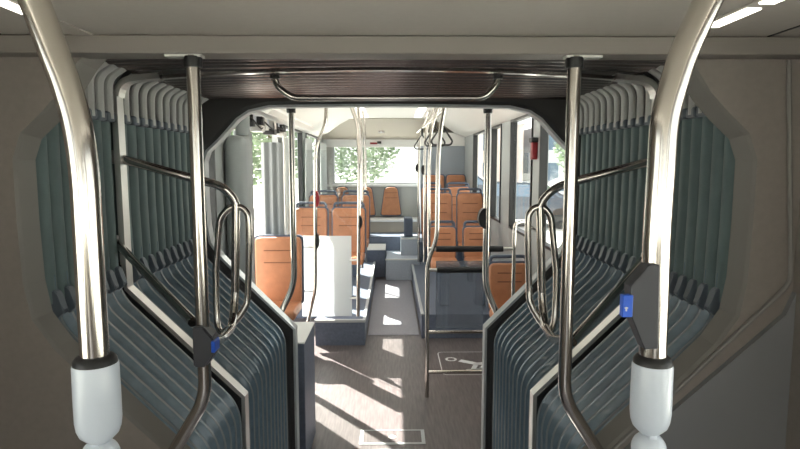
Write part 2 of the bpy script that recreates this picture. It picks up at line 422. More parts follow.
# steel hoop
hoop = [(-.520, .02), (-.520, .816), (-.921, 1.217), (-.922, 1.30), (-.925, 1.88)] + arc2((-.925, 1.80), (-.915, 1.925), (-.78, 1.938), .05, 6)[1:] + [(0, 1.953)]
hoop_l = hoop[:-1]; hoop = full(hoop)
for q in (hoop_l, mir(hoop_l)):
    bm = BM(); loft(bm, [ring_pts(offs_all(q, d), y) for d, y in ((0, YH - .024), (0, YH + .024), (.02, YH + .024), (.02, YH - .024), (0, YH - .024))]); obj('hoop', bm, 'alu', bel)
bm = BM(); hp = [(x, 1.938 + .030 * (1 - (x / .78) ** 2)) for x in [-.78 + .13 * i for i in range(13)]]
loft(bm, [ring_pts(offs_all(hp, d), y) for d, y in ((0, YH - .015), (0, YH + .015), (.012, YH + .015), (.012, YH - .015), (0, YH - .015))]); obj('hoop_top', bm, 'hooptop', bel)
lowh = [p for p in hoop if p[1] < 1.85]; nl = len(lowh) // 2
for q in (lowh[:nl], lowh[nl:]):
    bm = BM(); loft(bm, [ring_pts(offs_all(q, d), y) for d, y in ((.014, YH - .029), (.014, YH + .026), (.06, YH + .026), (.06, YH - .029), (.014, YH - .029))]); obj('hoop_gasket', bm, 'black', bel)

# ================================================================ HANDRAILS of the joint
def pole(bm, pts, r=.017, rad=.05, n=14): return tube(bm, fillet(pts, rad), r, n)
def housing(parent, c, s, w=.05, h=.145, d=.045, button='blue', toY=-1):
    """trapezoid push-button housing; grows sideways by s"""
    bm = BM(); x0 = c.x - s * w * .42
    poly = [(x0, c.z + h / 2), (x0 + s * w * .55, c.z + h / 2), (x0 + s * w, c.z + h * .24), (x0 + s * w, c.z - h * .20), (x0 + s * w * .6, c.z - h / 2), (x0, c.z - h / 2)]
    prism(bm, poly, lambda a, b: (a, c.y - d / 2, b), lambda a, b: (a, c.y + d / 2, b)); bmesh.ops.bevel(bm, geom=bm.edges[:], offset=.004, segments=2, affect='EDGES')
    hb = obj('button_housing', bm, 'box', parent)
    bm = BM(); a, b = sorted((x0 + s * w * .90, x0 + s * w * 1.10)); box(bm, a, b, c.y - d * .5 - .003, c.y + d * .3, c.z - h * .13, c.z + h * .16, .003)
    bt = obj('button', bm, button, hb, label='blue push button')
    return hb
# standing poles in front of the opening
for s in (-1, 1):
    side_n = 'left' if s < 0 else 'right'
    if s < 0: top = P(193, 58, 1.46); pts = [top, (top.x, 1.46, P(199, 398, 1.46).z), P(172, 455, 1.46), P(120, 560, 1.44)]
    else: top = P(574.5, 62, 1.46); pts = [top, (top.x, 1.46, P(567, 398, 1.46).z), P(600, 455, 1.46), P(660, 560, 1.44)]
    top = Vector((top.x, 1.46, 1.914)); pts[0] = top
    lab = 'thin steel pole with %s and bent foot, %s side of the bellows mouth' % ('small blue-button box' if s < 0 else 'bare shaft', side_n)
    t = thing('grab_pole', lab, 'handrail', (pts[-1][0], pts[-1][1], 0), 'steel poles at the bellows mouth')
    pts[-1] = Vector((pts[-1][0], 1.44, pts[-1][2])); pts.append(Vector((pts[-1].x, 1.44, 0.0)))
    bm = BM(); pole(bm, pts, .017, .05); obj('pole', bm, 'steel', t, True)
    bm = BM(); lathe(bm, (top.x, 1.46, 1.885), [(.021, 0), (.022, .004), (.022, .022), (.021, .026)]); obj('collar', bm, 'black', t, True)
    bm = BM(); box(bm, top.x - .045 - (.02 if s < 0 else -.02), top.x + .045 - (.02 if s < 0 else -.02), 1.445, 1.475, 1.909, 1.9165, .001); obj('mounting_plate', bm, 'alu', t)
    if s < 0: housing(t, Vector((top.x + .004, 1.455, P(199, 344, 1.46).z)), 1, .052, .105, .05)
# turntable handrail: rail, oval loop handle and lower brace
for s in (-1, 1):
    side_n = 'left' if s < 0 else 'right'
    t = thing('loop_handrail', 'curved steel handrail with tall oval loop handle against the %s bellows wall' % side_n, 'handrail', (s * .55, 2.0, 0), 'oval loop handrails in the joint')
    if s < 0:
        A = [P(114, 157, 2.04), P(195, 179, 2.05), P(222, 186, 2.14), P(236, 200, 2.16), P(235, 300, 2.16), P(232, 328, 2.1), P(222, 339, 1.9), P(203, 344, 1.475)]
        Bb = [P(116, 242, 2.04), P(193, 322, 1.475)]
        L_ = [P(219, 225, 2.16), P(216, 270, 2.16), P(217, 318, 2.15), P(221, 332, 2.13), P(230, 327, 2.13), P(244, 309, 2.15), P(248, 290, 2.16), P(249, 225, 2.16), P(245, 210, 2.16), P(236, 207, 2.16), P(227, 210, 2.16)]
    else:
        A = [P(652, 161, 2.04), P(580, 180, 2.05), P(556, 187, 2.14), P(540, 202, 2.16), P(542, 300, 2.16), P(545, 328, 2.1), P(553, 339, 1.9), P(566, 341, 1.475)]
        Bb = [P(645, 258, 2.04), P(572, 342, 1.475)]
        L_ = [P(552, 225, 2.16), P(556, 270, 2.16), P(555, 315, 2.15), P(550, 331, 2.13), P(543, 325, 2.13), P(531, 304, 2.15), P(529, 285, 2.16), P(528, 225, 2.16), P(531, 211, 2.16), P(539, 207, 2.16), P(547, 211, 2.16)]
    bm = BM(); tube(bm, smoothp(fillet(A, .07, 4), 2), .0155, 14); obj('rail', bm, 'steel', t, True)
    q = L_ + L_[:3]; sp = smoothp(q, 6)[6:-12]
    bm = BM(); tube(bm, sp, .0125, 12, closed=True); obj('loop_handle', bm, 'steel', t, True)
    bm = BM(); tube(bm, Bb, .0135, 12); obj('brace', bm, 'steel', t, True)
    for q in (A[0], Bb[0]):
        bm = BM(); lathe(bm, q, [(.024, -.004), (.024, .006), (.014, .010)], axis=Vector((-s, 0, 0))); obj('flange', bm, 'alu', t, True)
# overhead rail
t = thing('overhead_rail', 'horizontal steel grab rail hanging across the bellows ceiling', 'handrail', (0, 2.1, 1.95))
YR = 2.10; bm = BM(); a = P(275, 84, YR); b = P(498, 84, YR)
pole(bm, [Vector((a.x, YR, 1.962)), P(277, 86, YR), P(292, 98, YR), P(484, 98, YR), P(496, 86, YR), Vector((b.x, YR, 1.962))], .0112, .05); obj('rail', bm, 'steel', t, True)
for x in (a.x, b.x):
    bm = BM(); lathe(bm, (x, YR, 1.950), [(.018, 0), (.018, .012)]); obj('flange', bm, 'black', t, True)

# ================================================================ FOREGROUND arched poles
def fore_pole(s, cpx, rad, label, basew, by0, by1, btn=False):
    Y = .70
    t = thing('arched_handrail', label, 'handrail', tuple(Vector((P(cpx[0][0], 440, Y).x, Y, 0))), 'thick arched poles in the foreground')
    pts = [P(x, y, Y) for x, y in cpx]
    bm = BM(); tube(bm, smoothp(pts, 8), rad, 24); obj('pole', bm, 'steel', t, True)
    cx = pts[0].x; x0 = P(cpx[0][0], by0, Y)
    ztop = P(cpx[0][0], by0, Y).z; zb = P(cpx[0][0], by1, Y).z; W = basew / F * Y / 2
    bm = BM(); H = ztop - zb
    lathe(bm, (cx, Y, zb), [(W * .40, -.002), (W * .62, .003), (W * .84, .009), (W * .95, .017), (W, .028), (W, H * .6), (W * .985, H - .003), (W * .95, H)], 36)
    obj('base_socket', bm, 'white', t, True, label='white painted socket')
    bm = BM(); lathe(bm, (cx, Y, ztop - .001), [(W * .95, 0), (W * .92, .006), (W * .8, .010), (rad * 1.02, .012)], 32); obj('collar', bm, 'black', t, True)
    bm = BM(); zj = P(cpx[0][0], by1 + 10, Y).z
    bmesh.ops.create_uvsphere(bm, u_segments=24, v_segments=14, radius=W * .86, matrix=Matrix.Translation((cx, Y, zj - .008)))
    box(bm, cx - .005, cx + .005, Y - W * .5, Y + W * .5, zj + .006, zb + .002, .002)
    obj('ball_joint', bm, 'white', t, True)
    bm = BM(); lathe(bm, (cx, Y, 0), [(.05, 0), (.05, .012), (.02, .016), (.02, zj - W * .6)], 20); obj('stand', bm, 'white', t, True)
    return t, cx, pts
fore_pole(-1, [(95.5, 366), (94, 340), (91, 290), (88, 234), (84, 172), (77, 124), (66, 85), (56, 58), (34, 0), (10, -50), (-25, -105)], .0168,
          'thick arched steel pole in white socket on left, without any button box', 45, 363, 440)
t, cx, pts = fore_pole(1, [(652.5, 366), (653, 340), (655, 290), (657, 234), (661, 172), (665, 120), (675, 80), (686, 48), (708, 0), (732, -50), (765, -105)], .0165,
          'thick arched steel pole in white socket on right, carrying dark box with blue button', 41, 363, 432)
# large push-button box
bm = BM(); Y = .70
Yf = Y - .018
pl = [P(650, 264, Yf), P(660, 265, Yf), P(658.5, 349, Yf), P(645, 350, Yf), P(632, 318, Yf), P(631, 286, Yf)]
prism(bm, [(p.x, p.z) for p in pl], lambda a, b: (a, Yf, b), lambda a, b: (a, Y + .004, b)); bmesh.ops.bevel(bm, geom=bm.edges[:], offset=.0012, segments=1, affect='EDGES')
hb = obj('button_housing', bm, 'box', t, label='dark grey trapezoid housing')
bm = BM(); a = P(622.5, 295, Yf); b = P(632, 317, Yf); box(bm, a.x, b.x, Yf - .002, Y - .010, b.z, a.z, .001); bt = obj('button', bm, 'blue', hb, label='blue push button')
bm = BM(); c = P(626.5, 308, Yf - .003); box(bm, c.x - .0008, c.x + .0008, Yf - .003, Yf - .0018, c.z - .004, c.z + .001); box(bm, c.x - .002, c.x + .002, Yf - .003, Yf - .0018, c.z - .0006, c.z + .0004)
obj('button_symbol', bm, 'whiteink', hb)

# ================================================================ CEILING FITTINGS (front)
for s in (-1, 1):
    t = thing('ceiling_lamp', 'long warm white lamp strip in the ceiling at upper %s' % ('left' if s < 0 else 'right'), 'lamp', (s * .84, .4, ZF - .01), 'lamp strips in the front ceiling')
    q = PZ(13, 8.5, ZF - .008) if s < 0 else PZ(733, 19, ZF - .008)
    e = PZ(27, 15, ZF - .008).y if s < 0 else PZ(704, 28, ZF - .008).y; e2 = PZ(762, 10, ZF - .008).y
    segs = [(-5.6, -3.0), (-2.9, -.4), (-.3, e)] if s < 0 else [(-5.6, -3.0), (-2.9, -.4), (-.3, PZ(772, 5, ZF - .008).y), (e2, e)]
    for (y0, y1) in segs:
        bm = BM(); box(bm, q.x - .016, q.x + .016, y0, y1, ZF - .008, ZF - .001, .003); obj('diffuser', bm, 'lamp', t)
    bm = BM(); box(bm, q.x - .024, q.x + .024, -5.7, 1.44, ZF - .004, ZF - .0005); obj('channel', bm, 'ceil0', t)
bm = BM(); a = P(411, 44, 1.448); b = P(437, 49, 1.448); box(bm, a.x, b.x, 1.446, 1.4505, b.z, a.z); tag(obj('sticker', bm, 'whiteink'), 'small blank white sticker on the beige strip above the opening', 'sticker')
for nm, px in (('left', [(155, 41), (168, 49)]), ('right', [(594, 53), (611, 44)])):
    bm = BM(); tube(bm, [P(*px[0], 1.449), P(*px[1], 1.449)], .0028, 8)
    tag(obj('latch_slot', bm, 'black'), 'dark slanted slot in the beige header strip near the %s pole' % nm, 'slot', 'slots in the header strip')

# ================================================================ FLOOR FITTINGS
t = thing('floor_hatch', 'aluminium framed inspection hatch with round lock in the wood floor', 'hatch', (0, 3.5, 0))
fz = lambda px, py: (lambda d: Vector((CX + d.x * (-CZ / d.z), d.y * (-CZ / d.z), 0)))(_ray(px, py))
a = fz(359, 445); b = fz(424, 430)
bm = BM(); w_ = .022
x0, x1, y0, y1 = a.x, b.x, a.y, b.y
box(bm, x0, x1, y0, y0 + w_, 0, .004); box(bm, x0, x1, y1 - w_ * .6, y1, 0, .004); box(bm, x0, x0 + w_, y0 + w_, y1 - w_ * .6, 0, .004); box(bm, x1 - w_, x1, y0 + w_, y1 - w_ * .6, 0, .004)
obj('hatch_frame', bm, 'trim', t)
bm = BM(); box(bm, x0 + w_, x1 - w_, y0 + w_, y1 - w_ * .6, 0, .002); obj('hatch_cover', bm, 'floor', t)
bm = BM(); lathe(bm, ((x0 + x1) / 2, (y0 + y1) / 2, .002), [(.024, 0), (.024, .002), (.012, .0025)], 20); obj('lock', bm, 'alu', t)
# turntable plate
bm = BM(); lathe(bm, (0, 2.2, 0), [(.0, 0), (.0, .003)], 8) if False else None
n = 40; poly = [(-.47, 1.6)] + [(.47 * math.sin(-math.pi / 2 + math.pi * k / n), 3.04 + .16 * math.cos(-math.pi / 2 + math.pi * k / n)) for k in range(n + 1)] + [(.47, 1.6)]
prism(bm, poly, lambda a, b: (a, b, .0), lambda a, b: (a, b, .006))
tag(obj('turntable_plate', bm, 'aisle'), 'grey turntable floor plate with rounded rear edge', 'floor plate')
# wheelchair bay symbol
bm = BM()
A0, A1 = fz(443, 375), fz(507, 352)
ox, oy, ww, hh = A0.x, A0.y, A1.x - A0.x, A1.y - A0.y
rr = [(ox, oy), (ox + ww, oy), (ox + ww, oy + hh), (ox, oy + hh), (ox, oy)]
def ribbon(bm, pts, w, z=.002):
    pts = [Vector((p[0], p[1], 0)) for p in pts]
    for a, b in zip(pts, pts[1:]):
        d = (b - a).normalized(); nrm = Vector((-d.y, d.x, 0)) * w / 2
        v = [bm.verts.new((q.x, q.y, z)) for q in (a - nrm, b - nrm, b + nrm, a + nrm)]; bm.faces.new(v)
pp = fillet([Vector((x, y, 0)) for x, y in [(ox + ww / 2, oy)] + rr[1:4] + [rr[0], (ox + ww / 2, oy)]], .05, 5); ribbon(bm, [(p.x, p.y) for p in pp], .008)
def circ(cx, cy, r, n=16): return [(cx + r * math.cos(2 * math.pi * k / n), cy + r * math.sin(2 * math.pi * k / n)) for k in range(n + 1)]
ribbon(bm, circ(ox + .10, oy + hh * .66, .04), .02)                   # head ring / wheel
ribbon(bm, [(ox + .17, oy + hh * .60), (ox + .30, oy + hh * .45), (ox + .52, oy + hh * .50)], .06)
ribbon(bm, [(ox + .30, oy + hh * .45), (ox + .24, oy + hh * .15)], .04); ribbon(bm, [(ox + .30, oy + hh * .15), (ox + .40, oy + hh * .5)], .05)
ribbon(bm, [(ox + .2, oy + hh * .18), (ox + .38, oy + hh * .25), (ox + .46, oy + hh * .12)], .035)
ribbon(bm, circ(ox + .47, oy + hh * .28, .05), .014)
tag(obj('floor_marking', bm, 'whiteink'), 'white pushchair symbol in rounded outline painted on the floor', 'floor marking')

# ================================================================ PLATFORMS AND STEPS
def simple(name, bm, m, label, cat, group=None, smooth=False): return tag(obj(name, bm, m, None, smooth), label, cat, group)
bm = BM(); box(bm, -1.1, -.462, 3.02, 3.42, 0, .69, .006)
t = simple('equipment_box', bm, 'plat', 'low dark box with white top just behind the frame at left', 'box')
bm = BM(); box(bm, -1.1, -.459, 3.015, 3.423, .69, .70, .003); obj('lid', bm, 'benchw', t)
# platforms under the seats
t = thing('seat_platform', 'dark blue seat platform left of the aisle behind frosted screen', 'platform', (-.7, 6.8, 0), 'seat platforms beside the aisle')
bm = BM(); box(bm, -.69, -.24, 5.14, 8.3, 0, .23); box(bm, -1.165, -.69, 6.08, 8.3, 0, .23); obj('body', bm, 'plat', t)
bm = BM(); box(bm, -.695, -.235, 5.132, 5.17, .215, .24, .003); box(bm, -.26, -.232, 5.17, 8.3, .215, .24, .003); obj('edge_strip', bm, 'trim', t)
t = thing('seat_platform', 'dark blue seat platform right of the aisle behind the rail gate', 'platform', (.7, 6.8, 0), 'seat platforms beside the aisle')
bm = BM(); box(bm, .29, 1.165, 5.35, 8.08, 0, .23); box(bm, .41, 1.165, 8.08, 8.3, 0, .23); obj('body', bm, 'plat', t)
bm = BM(); box(bm, .282, .31, 5.35, 8.07, .215, .24, .003); obj('edge_strip', bm, 'trim', t)
bm = BM(); box(bm, -.225, .27, 5.45, 8.08, 0, .004); simple('aisle_mat', bm, 'aisle', 'pale grey floor strip running down the rear aisle', 'mat')
t = simple('rear_platform', box(BM(), -1.165, 1.165, 8.95, 9.94, 0, .52), 'plat', 'raised dark floor block under the rear bench', 'platform')
t = simple('floor_box', box(BM(), -1.16, -.09, 8.32, 8.93, 0, .40, .004), 'plat', 'dark blue box left of the rear steps', 'platform')
bm = BM(); box(bm, -1.16, -.085, 8.31, 8.93, .40, .412, .002); obj('edge_strip', bm, 'benchw', t)
t = thing('rear_steps', 'pale grey blue steps climbing to the rear bench', 'steps', (.15, 8.3, 0))
bm = BM(); box(bm, -.08, .40, 8.1, 8.94, 0, .30, .004); obj('step', bm, 'step', t)
bm = BM(); box(bm, .14, .40, 8.45, 8.94, .30, .55, .004); obj('step', bm, 'step', t)
bm = BM(); box(bm, -.085, .395, 8.092, 8.13, .288, .306, .002); obj('nosing', bm, 'benchw', t)
bm = BM(); box(bm, .135, .395, 8.442, 8.47, .54, .556, .002); obj('nosing', bm, 'benchw', t)
bm = BM(); box(bm, .41, 1.16, 8.32, 8.94, 0, .52, .004); simple('floor_box', bm, 'plat', 'dark block right of the rear steps', 'platform')
bm = BM(); box(bm, .19, .32, 8.62, 8.90, .56, .84, .006); simple('console_box', bm, 'plat', 'upright dark blue box beside the rear steps', 'box')
t = thing('rear_bench', 'white ledge and grey panel bench under rear window', 'bench', (-.25, 9.6, .52))
bm = BM(); box(bm, -1.16, .45, 9.50, 9.93, .52, .70); obj('bench_panel', bm, 'beige', t)
bm = BM(); box(bm, -1.16, .46, 9.46, 9.93, .70, .735, .005); obj('bench_ledge', bm, 'benchw', t)
# engine tower
t = thing('engine_tower', 'tall grey engine cover panel at right rear corner', 'cabinet', (.82, 9.5, .52))
bm = BM(); box(bm, .47, 1.165, 9.25, 9.93, .52, 1.93); obj('body', bm, 'tower', t)
bm = BM(); box(bm, .47, 1.165, 9.24, 9.93, 1.93, 2.14); obj('top_panel', bm, 'ceil1', t)

# ================================================================ SEATS
def seat_mesh(root, w, h, ch=True, tilt=6, grip=True, base=True, hb=.42, taper=1.0):
    """origin at floor level of the seat, faces -Y; backrest bottom at hb, height h"""
    Rz = Matrix.Translation((0, 0, hb)) @ Matrix.Rotation(-R(tilt), 4, 'X')
    def outline(ww, hh, tp, r=.05, n=5):
        pts = [Vector((-ww / 2, 0, 0)), Vector((ww / 2, 0, 0)), Vector((ww / 2 * tp, 0, hh)), Vector((-ww / 2 * tp, 0, hh))]
        out = []
        for i in range(4):
            a, b, c = pts[i - 1], pts[i], pts[(i + 1) % 4]
            rr_ = r if i < 2 else r * (1 + 1.4 * (1 - tp))
            p0 = b + (a - b).normalized() * rr_; p2 = b + (c - b).normalized() * rr_
            for k in range(n + 1): u = k / n; out.append(p0 * (1 - u) ** 2 + b * 2 * u * (1 - u) + p2 * u * u)
        return [(p.x, p.z) for p in out]
    # cushion of the backrest with two stitched seams
    bm = BM(); o = outline(w * .93, h, taper)
    nx, nz = 10, 26; V = {}
    zc = h / 2
    loops = []
    for (k, y) in ((1.0, .0), (1.0, -.022), (.975, -.034), (.93, -.040)):
        loops.append([(x * k, y, (z - zc) * k + zc) for x, z in o])
    L_ = loft(bm, loops, cyc=True)
    f = bm.faces.new(L_[-1]); bm.faces.new(L_[0][::-1])
    # seams
    for zz in (h * .80, h * .62):
        n0 = len(bm.faces); tube(bm, [(-w * .28, -.0395, zz), (w * .28, -.0395, zz)], .005, 6)
        for f_ in list(bm.faces)[n0:]: f_.material_index = 1
    bmesh.ops.transform(bm, matrix=Rz, verts=bm.verts[:]); c1 = obj('backrest', bm, 'leather', None, False); c1.parent = root; c1.data.materials.append(M['seam'])
    bm = BM(); o = outline(w, h + .03, taper); loft_l = [[(x, y, z - .015) for x, z in o] for y in (-.004, .03, .036)]
    L_ = loft(bm, loft_l, cyc=True); bm.faces.new(L_[-1]); bm.faces.new(L_[0][::-1])
    bmesh.ops.transform(bm, matrix=Rz, verts=bm.verts[:]); c2 = obj('shell', bm, 'shell', None); c2.parent = root
    if ch:
        bm = BM(); box(bm, -w * .47, w * .47, -.42, -.02, hb - .05, hb + .03, .025, 3); c3 = obj('seat_cushion', bm, 'leather', None, True); c3.parent = root
    if grip:
        bm = BM(); g = [(-w * .42, .015, h - .03), (-w * .42, .015, h + .055), (w * .42, .015, h + .055), (w * .42, .015, h - .03)]
        tube(bm, fillet(g, .035, 5), .015, 10); bmesh.ops.transform(bm, matrix=Rz, verts=bm.verts[:]); c4 = obj('grip_handle', bm, 'grip', None, True); c4.parent = root
    if base:
        bm = BM(); box(bm, -.05, .05, -.30, -.12, 0, hb - .04, .01); c5 = obj('pedestal', bm, 'shell', None); c5.parent = root
def seat(px0, px1, ytop, Y, zf, label, group, w=None, name='bus_seat', **kw):
    a = P(px0, ytop, Y); b = P(px1, ytop, Y); W = w or (b.x - a.x)
    x = (a.x + b.x) / 2; hb = .42
    h = a.z - zf - hb
    t = thing(name, label, 'seat', (x, Y, zf), group)
    seat_mesh(t, W, h - (.055 if kw.get('grip', True) else 0), hb=hb, **kw); return t
G = 'tan bus seats in rows'
PF = .241
seat(253, 303, 237, 5.04, 0, 'large tan seat standing alone at left between the bellows frame and frosted screen', 'tan bus seats by the standing bay', grip=False, tilt=2)
seat(488, 531, 257, 4.75, 0, 'tan seat with blue grip beside right window just past the bellows frame', 'tan bus seats by the standing bay', tilt=4)
# left rows
seat(331, 366, 203, 6.3, PF, 'tan aisle seat directly behind the frosted screen, left of aisle', G)
seat(293, 328, 203, 6.3, PF, 'tan window seat behind the clear screen, left side', G)
seat(341, 370, 191, 7.5, PF, 'tan aisle seat in second left row', G)
seat(308, 338, 191, 7.5, PF, 'tan window seat in second left row', G)
# right rows
seat(428, 457, 222, 5.95, PF, 'tan aisle seat in first right row behind padded rail', G)
seat(463, 491, 222, 5.95, PF, 'tan window seat in first right row behind padded rail', G)
seat(426, 453, 189, 7.1, PF, 'tan aisle seat in second right row', G)
seat(457, 484, 189, 7.1, PF, 'tan window seat in second right row', G)
seat(421, 442, 183, 8.1, PF, 'tan aisle seat in third right row', G)
seat(446, 471, 183, 8.1, PF, 'tan window seat in third right row', G)
seat(424, 445, 175, 8.98, .52, 'tan aisle seat in rearmost right row before the grey tower', G, grip=False)
seat(446, 466, 175, 8.98, .52, 'tan window seat in rearmost right row before the grey tower', G, grip=False)
# rear bench backs
def rear_seat(px0, px1, label):
    a = P(px0, 187, 9.8); b = P(px1, 187, 9.8); x = (a.x + b.x) / 2
    t = thing('bench_seat', label, 'seat', (x, 9.84, .735), 'tapered tan backs on the rear bench')
    seat_mesh(t, b.x - a.x, a.z - .735 - .045, ch=False, tilt=5, grip=False, base=False, hb=.04, taper=.62)
rear_seat(380, 402, 'tapered tan seat back in the middle of rear bench')
rear_seat(355, 376, 'tapered tan seat back left of the middle one on rear bench')
rear_seat(331, 352, 'tapered tan seat back at far left of rear bench')

# ================================================================ POLES AND SCREENS IN THE REAR PART
def stop_button(parent, c, m='black', s=1, r=.038, h=.09, label=None):
    bm = BM(); pts = [(s * r * math.cos(a) * .8, h * math.sin(a)) for a in [-math.pi / 2 + math.pi * k / 12 for k in range(13)]]
    prism(bm, [(c.x + x, c.z + z) for x, z in pts], lambda a, b: (a, c.y - .03, b), lambda a, b: (a, c.y + .03, b))
    return obj('stop_button', bm, m, parent, label=label)
def grab(pts, label, r=.0165, group='poles in the rear saloon', rad=.08, collar=True, floor=None):
    pts = [Vector(p) for p in pts]
    t = thing('grab_pole', label, 'handrail', tuple(pts[-1]), group)
    bm = BM(); pole(bm, pts, r, rad, 12); obj('pole', bm, 'steel', t, True)
    if collar:
        bm = BM(); lathe(bm, (pts[0].x, pts[0].y, pts[0].z - .035), [(.023, 0), (.024, .01), (.024, .03), (.02, .035)], 16); obj('collar', bm, 'black', t, True)
    return t
# just behind the dark frame
Y = 3.03
a = P(291, 106, Y)
grab([(a.x, Y, 1.945), (a.x, Y, P(291, 285, Y).z), P(279, 316, Y)], 'steel pole with black top cap standing on left ledge of dark frame', group='poles on the dark frame')
a = P(488, 107, Y)
t = grab([(a.x, Y, 1.945), (a.x, Y, P(484, 287, Y).z), P(499, 318, Y)], 'steel pole with black half-round button standing on right ledge of dark frame', group='poles on the dark frame')
stop_button(t, Vector((a.x - .005, Y, P(485, 218, Y).z)), 'black', -1, .048, .055)
# screen at the left, poles either side
Y = 5.07
t = grab([P(326, 98, Y), P(326, 124, Y), P(315.5, 147, Y), P(315.5, 290, Y), P(308, 322, Y)], 'steel pole with red and black buttons beside the frosted screen', collar=False)
stop_button(t, P(316.5, 199, Y - .01), 'red', 1, .032, .072, label='red half-round button'); stop_button(t, P(316.5, 241, Y - .01), 'black', 1, .032, .072)
t = grab([P(348, 98, Y + .25), P(357, 122, Y + .2), P(359.5, 160, Y), P(358, 316, Y)], 'steel pole at right edge of frosted screen by the aisle', collar=False)
stop_button(t, P(359.5, 222, Y - .01), 'black', 1, .032, .06)
t = thing('screen', 'frosted white glass screen with clear upper pane on the left platform edge', 'screen', (-.55, 5.28, .24))
a = P(301, 236, 5.15); b = P(352, 316, 5.15)
bm = BM(); box(bm, a.x, b.x, 5.145, 5.157, b.z, a.z, .002); obj('frosted_pane', bm, 'frost', t)
for (x0, x1, y) in ((302, 315, 247), (303, 315, 291), (351, 358, 260), (351, 358, 298)):
    bm = BM(); tube(bm, [P(x0, y, 5.14), P(x1, y, 5.09)], .011, 10); obj('bracket', bm, 'alu', t, True)
a = P(301, 150, 5.15); b = P(352, 235.8, 5.15)
bm = BM(); box(bm, a.x, b.x, 5.147, 5.154, b.z, a.z); obj('clear_pane', bm, 'clear', t, label='clear upper glass')
# aisle poles left, further back
for (pts, Y, lab) in (([(357, 100), (361, 128), (362, 160), (362, 268)], 6.5, 'second steel pole along left side of the aisle'), ([(362, 104), (364.5, 126), (365.5, 160), (366, 262)], 7.6, 'third steel pole along left side of the aisle')):
    grab([P(x, y, Y) for x, y in pts], lab, group='aisle poles', collar=False)
bm = BM(); a = P(363, 200, 6.4)
for (px, py, Y, sd) in ((363.5, 196, 6.45, 'left'), ):
    pass
# right aisle poles
for (pts, Y, lab) in (([(441, 100), (431.5, 128), (429, 160), (429, 268)], 5.6, 'first steel pole along right side of the aisle'),
                      ([(436, 104), (426, 130), (424.5, 160), (424, 262)], 6.6, 'second steel pole along right side of the aisle'),
                      ([(430, 110), (420, 132), (418.5, 160), (418.5, 262)], 7.8, 'third steel pole along right side of the aisle')):
    t = grab([P(x, y, Y) for x, y in pts], lab, group='aisle poles', collar=False)
    if Y > 6: stop_button(t, P(pts[2][0] - 1, 170 if Y < 7 else 168, Y), 'black', -1, .035, .055)
# rail gate on the right
Y = 3.96
t = thing('rail_gate', 'steel tube gate with black padded bars and tinted panel at right bay', 'railing', (.28, Y, 0))
bm = BM(); pole(bm, [P(446, 98, Y), P(440.5, 128, Y), P(438, 160, Y), P(437, 238, Y), P(427.5, 262, Y), (P(427.5, 262, Y).x, Y, 0)], .0155, .07, 12); obj('pole', bm, 'steel', t, True)
for y in (332, 372):
    bm = BM(); a = P(428, y, Y); tube(bm, [a, (P(514, 250, Y).x, Y, a.z)], .0125, 12); obj('crossbar', bm, 'steel', t, True)
xe = P(514, 250, Y).x
for y, xs, x1 in ((249, 436, 503), (270, 437, 482)):
    bm = BM(); a = P(xs, y, Y); e_ = P(x1, y, Y); e_.z = a.z; tube(bm, [a, e_], .021, 14); pd = obj('padded_bar', bm, 'black', t, True, label='black padded bar')
    bm = BM(); tube(bm, [P(428.5, y, Y), a], .012, 10); obj('bar_end', bm, 'alu', pd, True)
    if y == 249: bm = BM(); tube(bm, [e_, (xe, Y, a.z)], .012, 10); obj('bar_end', bm, 'alu', pd, True)
bm = BM(); a = P(436, 261, Y + .03); b = P(483, 328, Y + .03); box(bm, a.x, b.x, Y + .03, Y + .036, b.z, a.z); obj('tinted_panel', bm, 'frost2', t)
bm = BM(); tube(bm, fillet([Vector((xe, Y, 0)), Vector((xe, Y, P(514, 224, Y).z)), Vector((xe + .10, Y + .2, P(514, 224, Y).z)), Vector((xe + .30, Y + .6, 1.12))], .06), .0135, 12); obj('end_post', bm, 'steel', t, True)
# straps
def strap(px, py0, py1, Y, lab):
    t = thing('hanging_strap', lab, 'strap', tuple(P(px, py1, Y)), 'hanging straps over the aisle')
    a = P(px, py0, Y); c = P(px, py1, Y); w = (c - a).length
    bm = BM(); box(bm, a.x - .012, a.x + .012, Y - .003, Y + .003, a.z - w * .30, a.z); obj('strap', bm, 'black', t)
    bm = BM(); hw = w * .38; z1 = a.z - w * .30
    tube(bm, fillet([Vector((a.x, Y, z1)), Vector((a.x - hw, Y, c.z + .03)), Vector((a.x - hw * .8, Y, c.z)), Vector((a.x + hw * .8, Y, c.z)), Vector((a.x + hw, Y, c.z + .03)), Vector((a.x, Y, z1))], .02, 4), .008, 8); obj('handle', bm, 'black', t, True)
strap(442, 116, 145, 5.0, 'dark triangular strap handle, larger one nearest the grey tower')
strap(435, 118, 146, 5.6, 'dark triangular strap handle partly behind the curved pole')
strap(422, 128, 149, 7.2, 'small dark triangular strap handle farthest down the aisle')
t = thing('strap_rail', 'steel ceiling rail above right side of the aisle', 'handrail', (.4, 6.5, 2.2))
bm = BM(); tube(bm, [P(447, 106, 4.6), P(433, 120, 6.0), P(417, 132, 8.0)], .014, 10); obj('rail', bm, 'steel', t, True)
# hammers
for (px, py, Y, sc_, lab) in ((531, 147, 4.65, 1, 'red emergency hammer on nearer right window pillar'), (481, 151, 6.95, 1, 'red emergency hammer on farther right window pillar')):
    x = WR; c = P(px, py, Y); t = thing('emergency_hammer', lab, 'hammer', (WR - .03, Y, c.z), 'emergency hammers')
    bm = BM(); box(bm, WR - .045, WR, Y - .035, Y + .035, c.z - .10, c.z + .04, .008); obj('handle', bm, 'red', t)
    bm = BM(); box(bm, WR - .055, WR, Y - .05, Y + .05, c.z + .035, c.z + .075, .008); obj('head', bm, 'black', t)
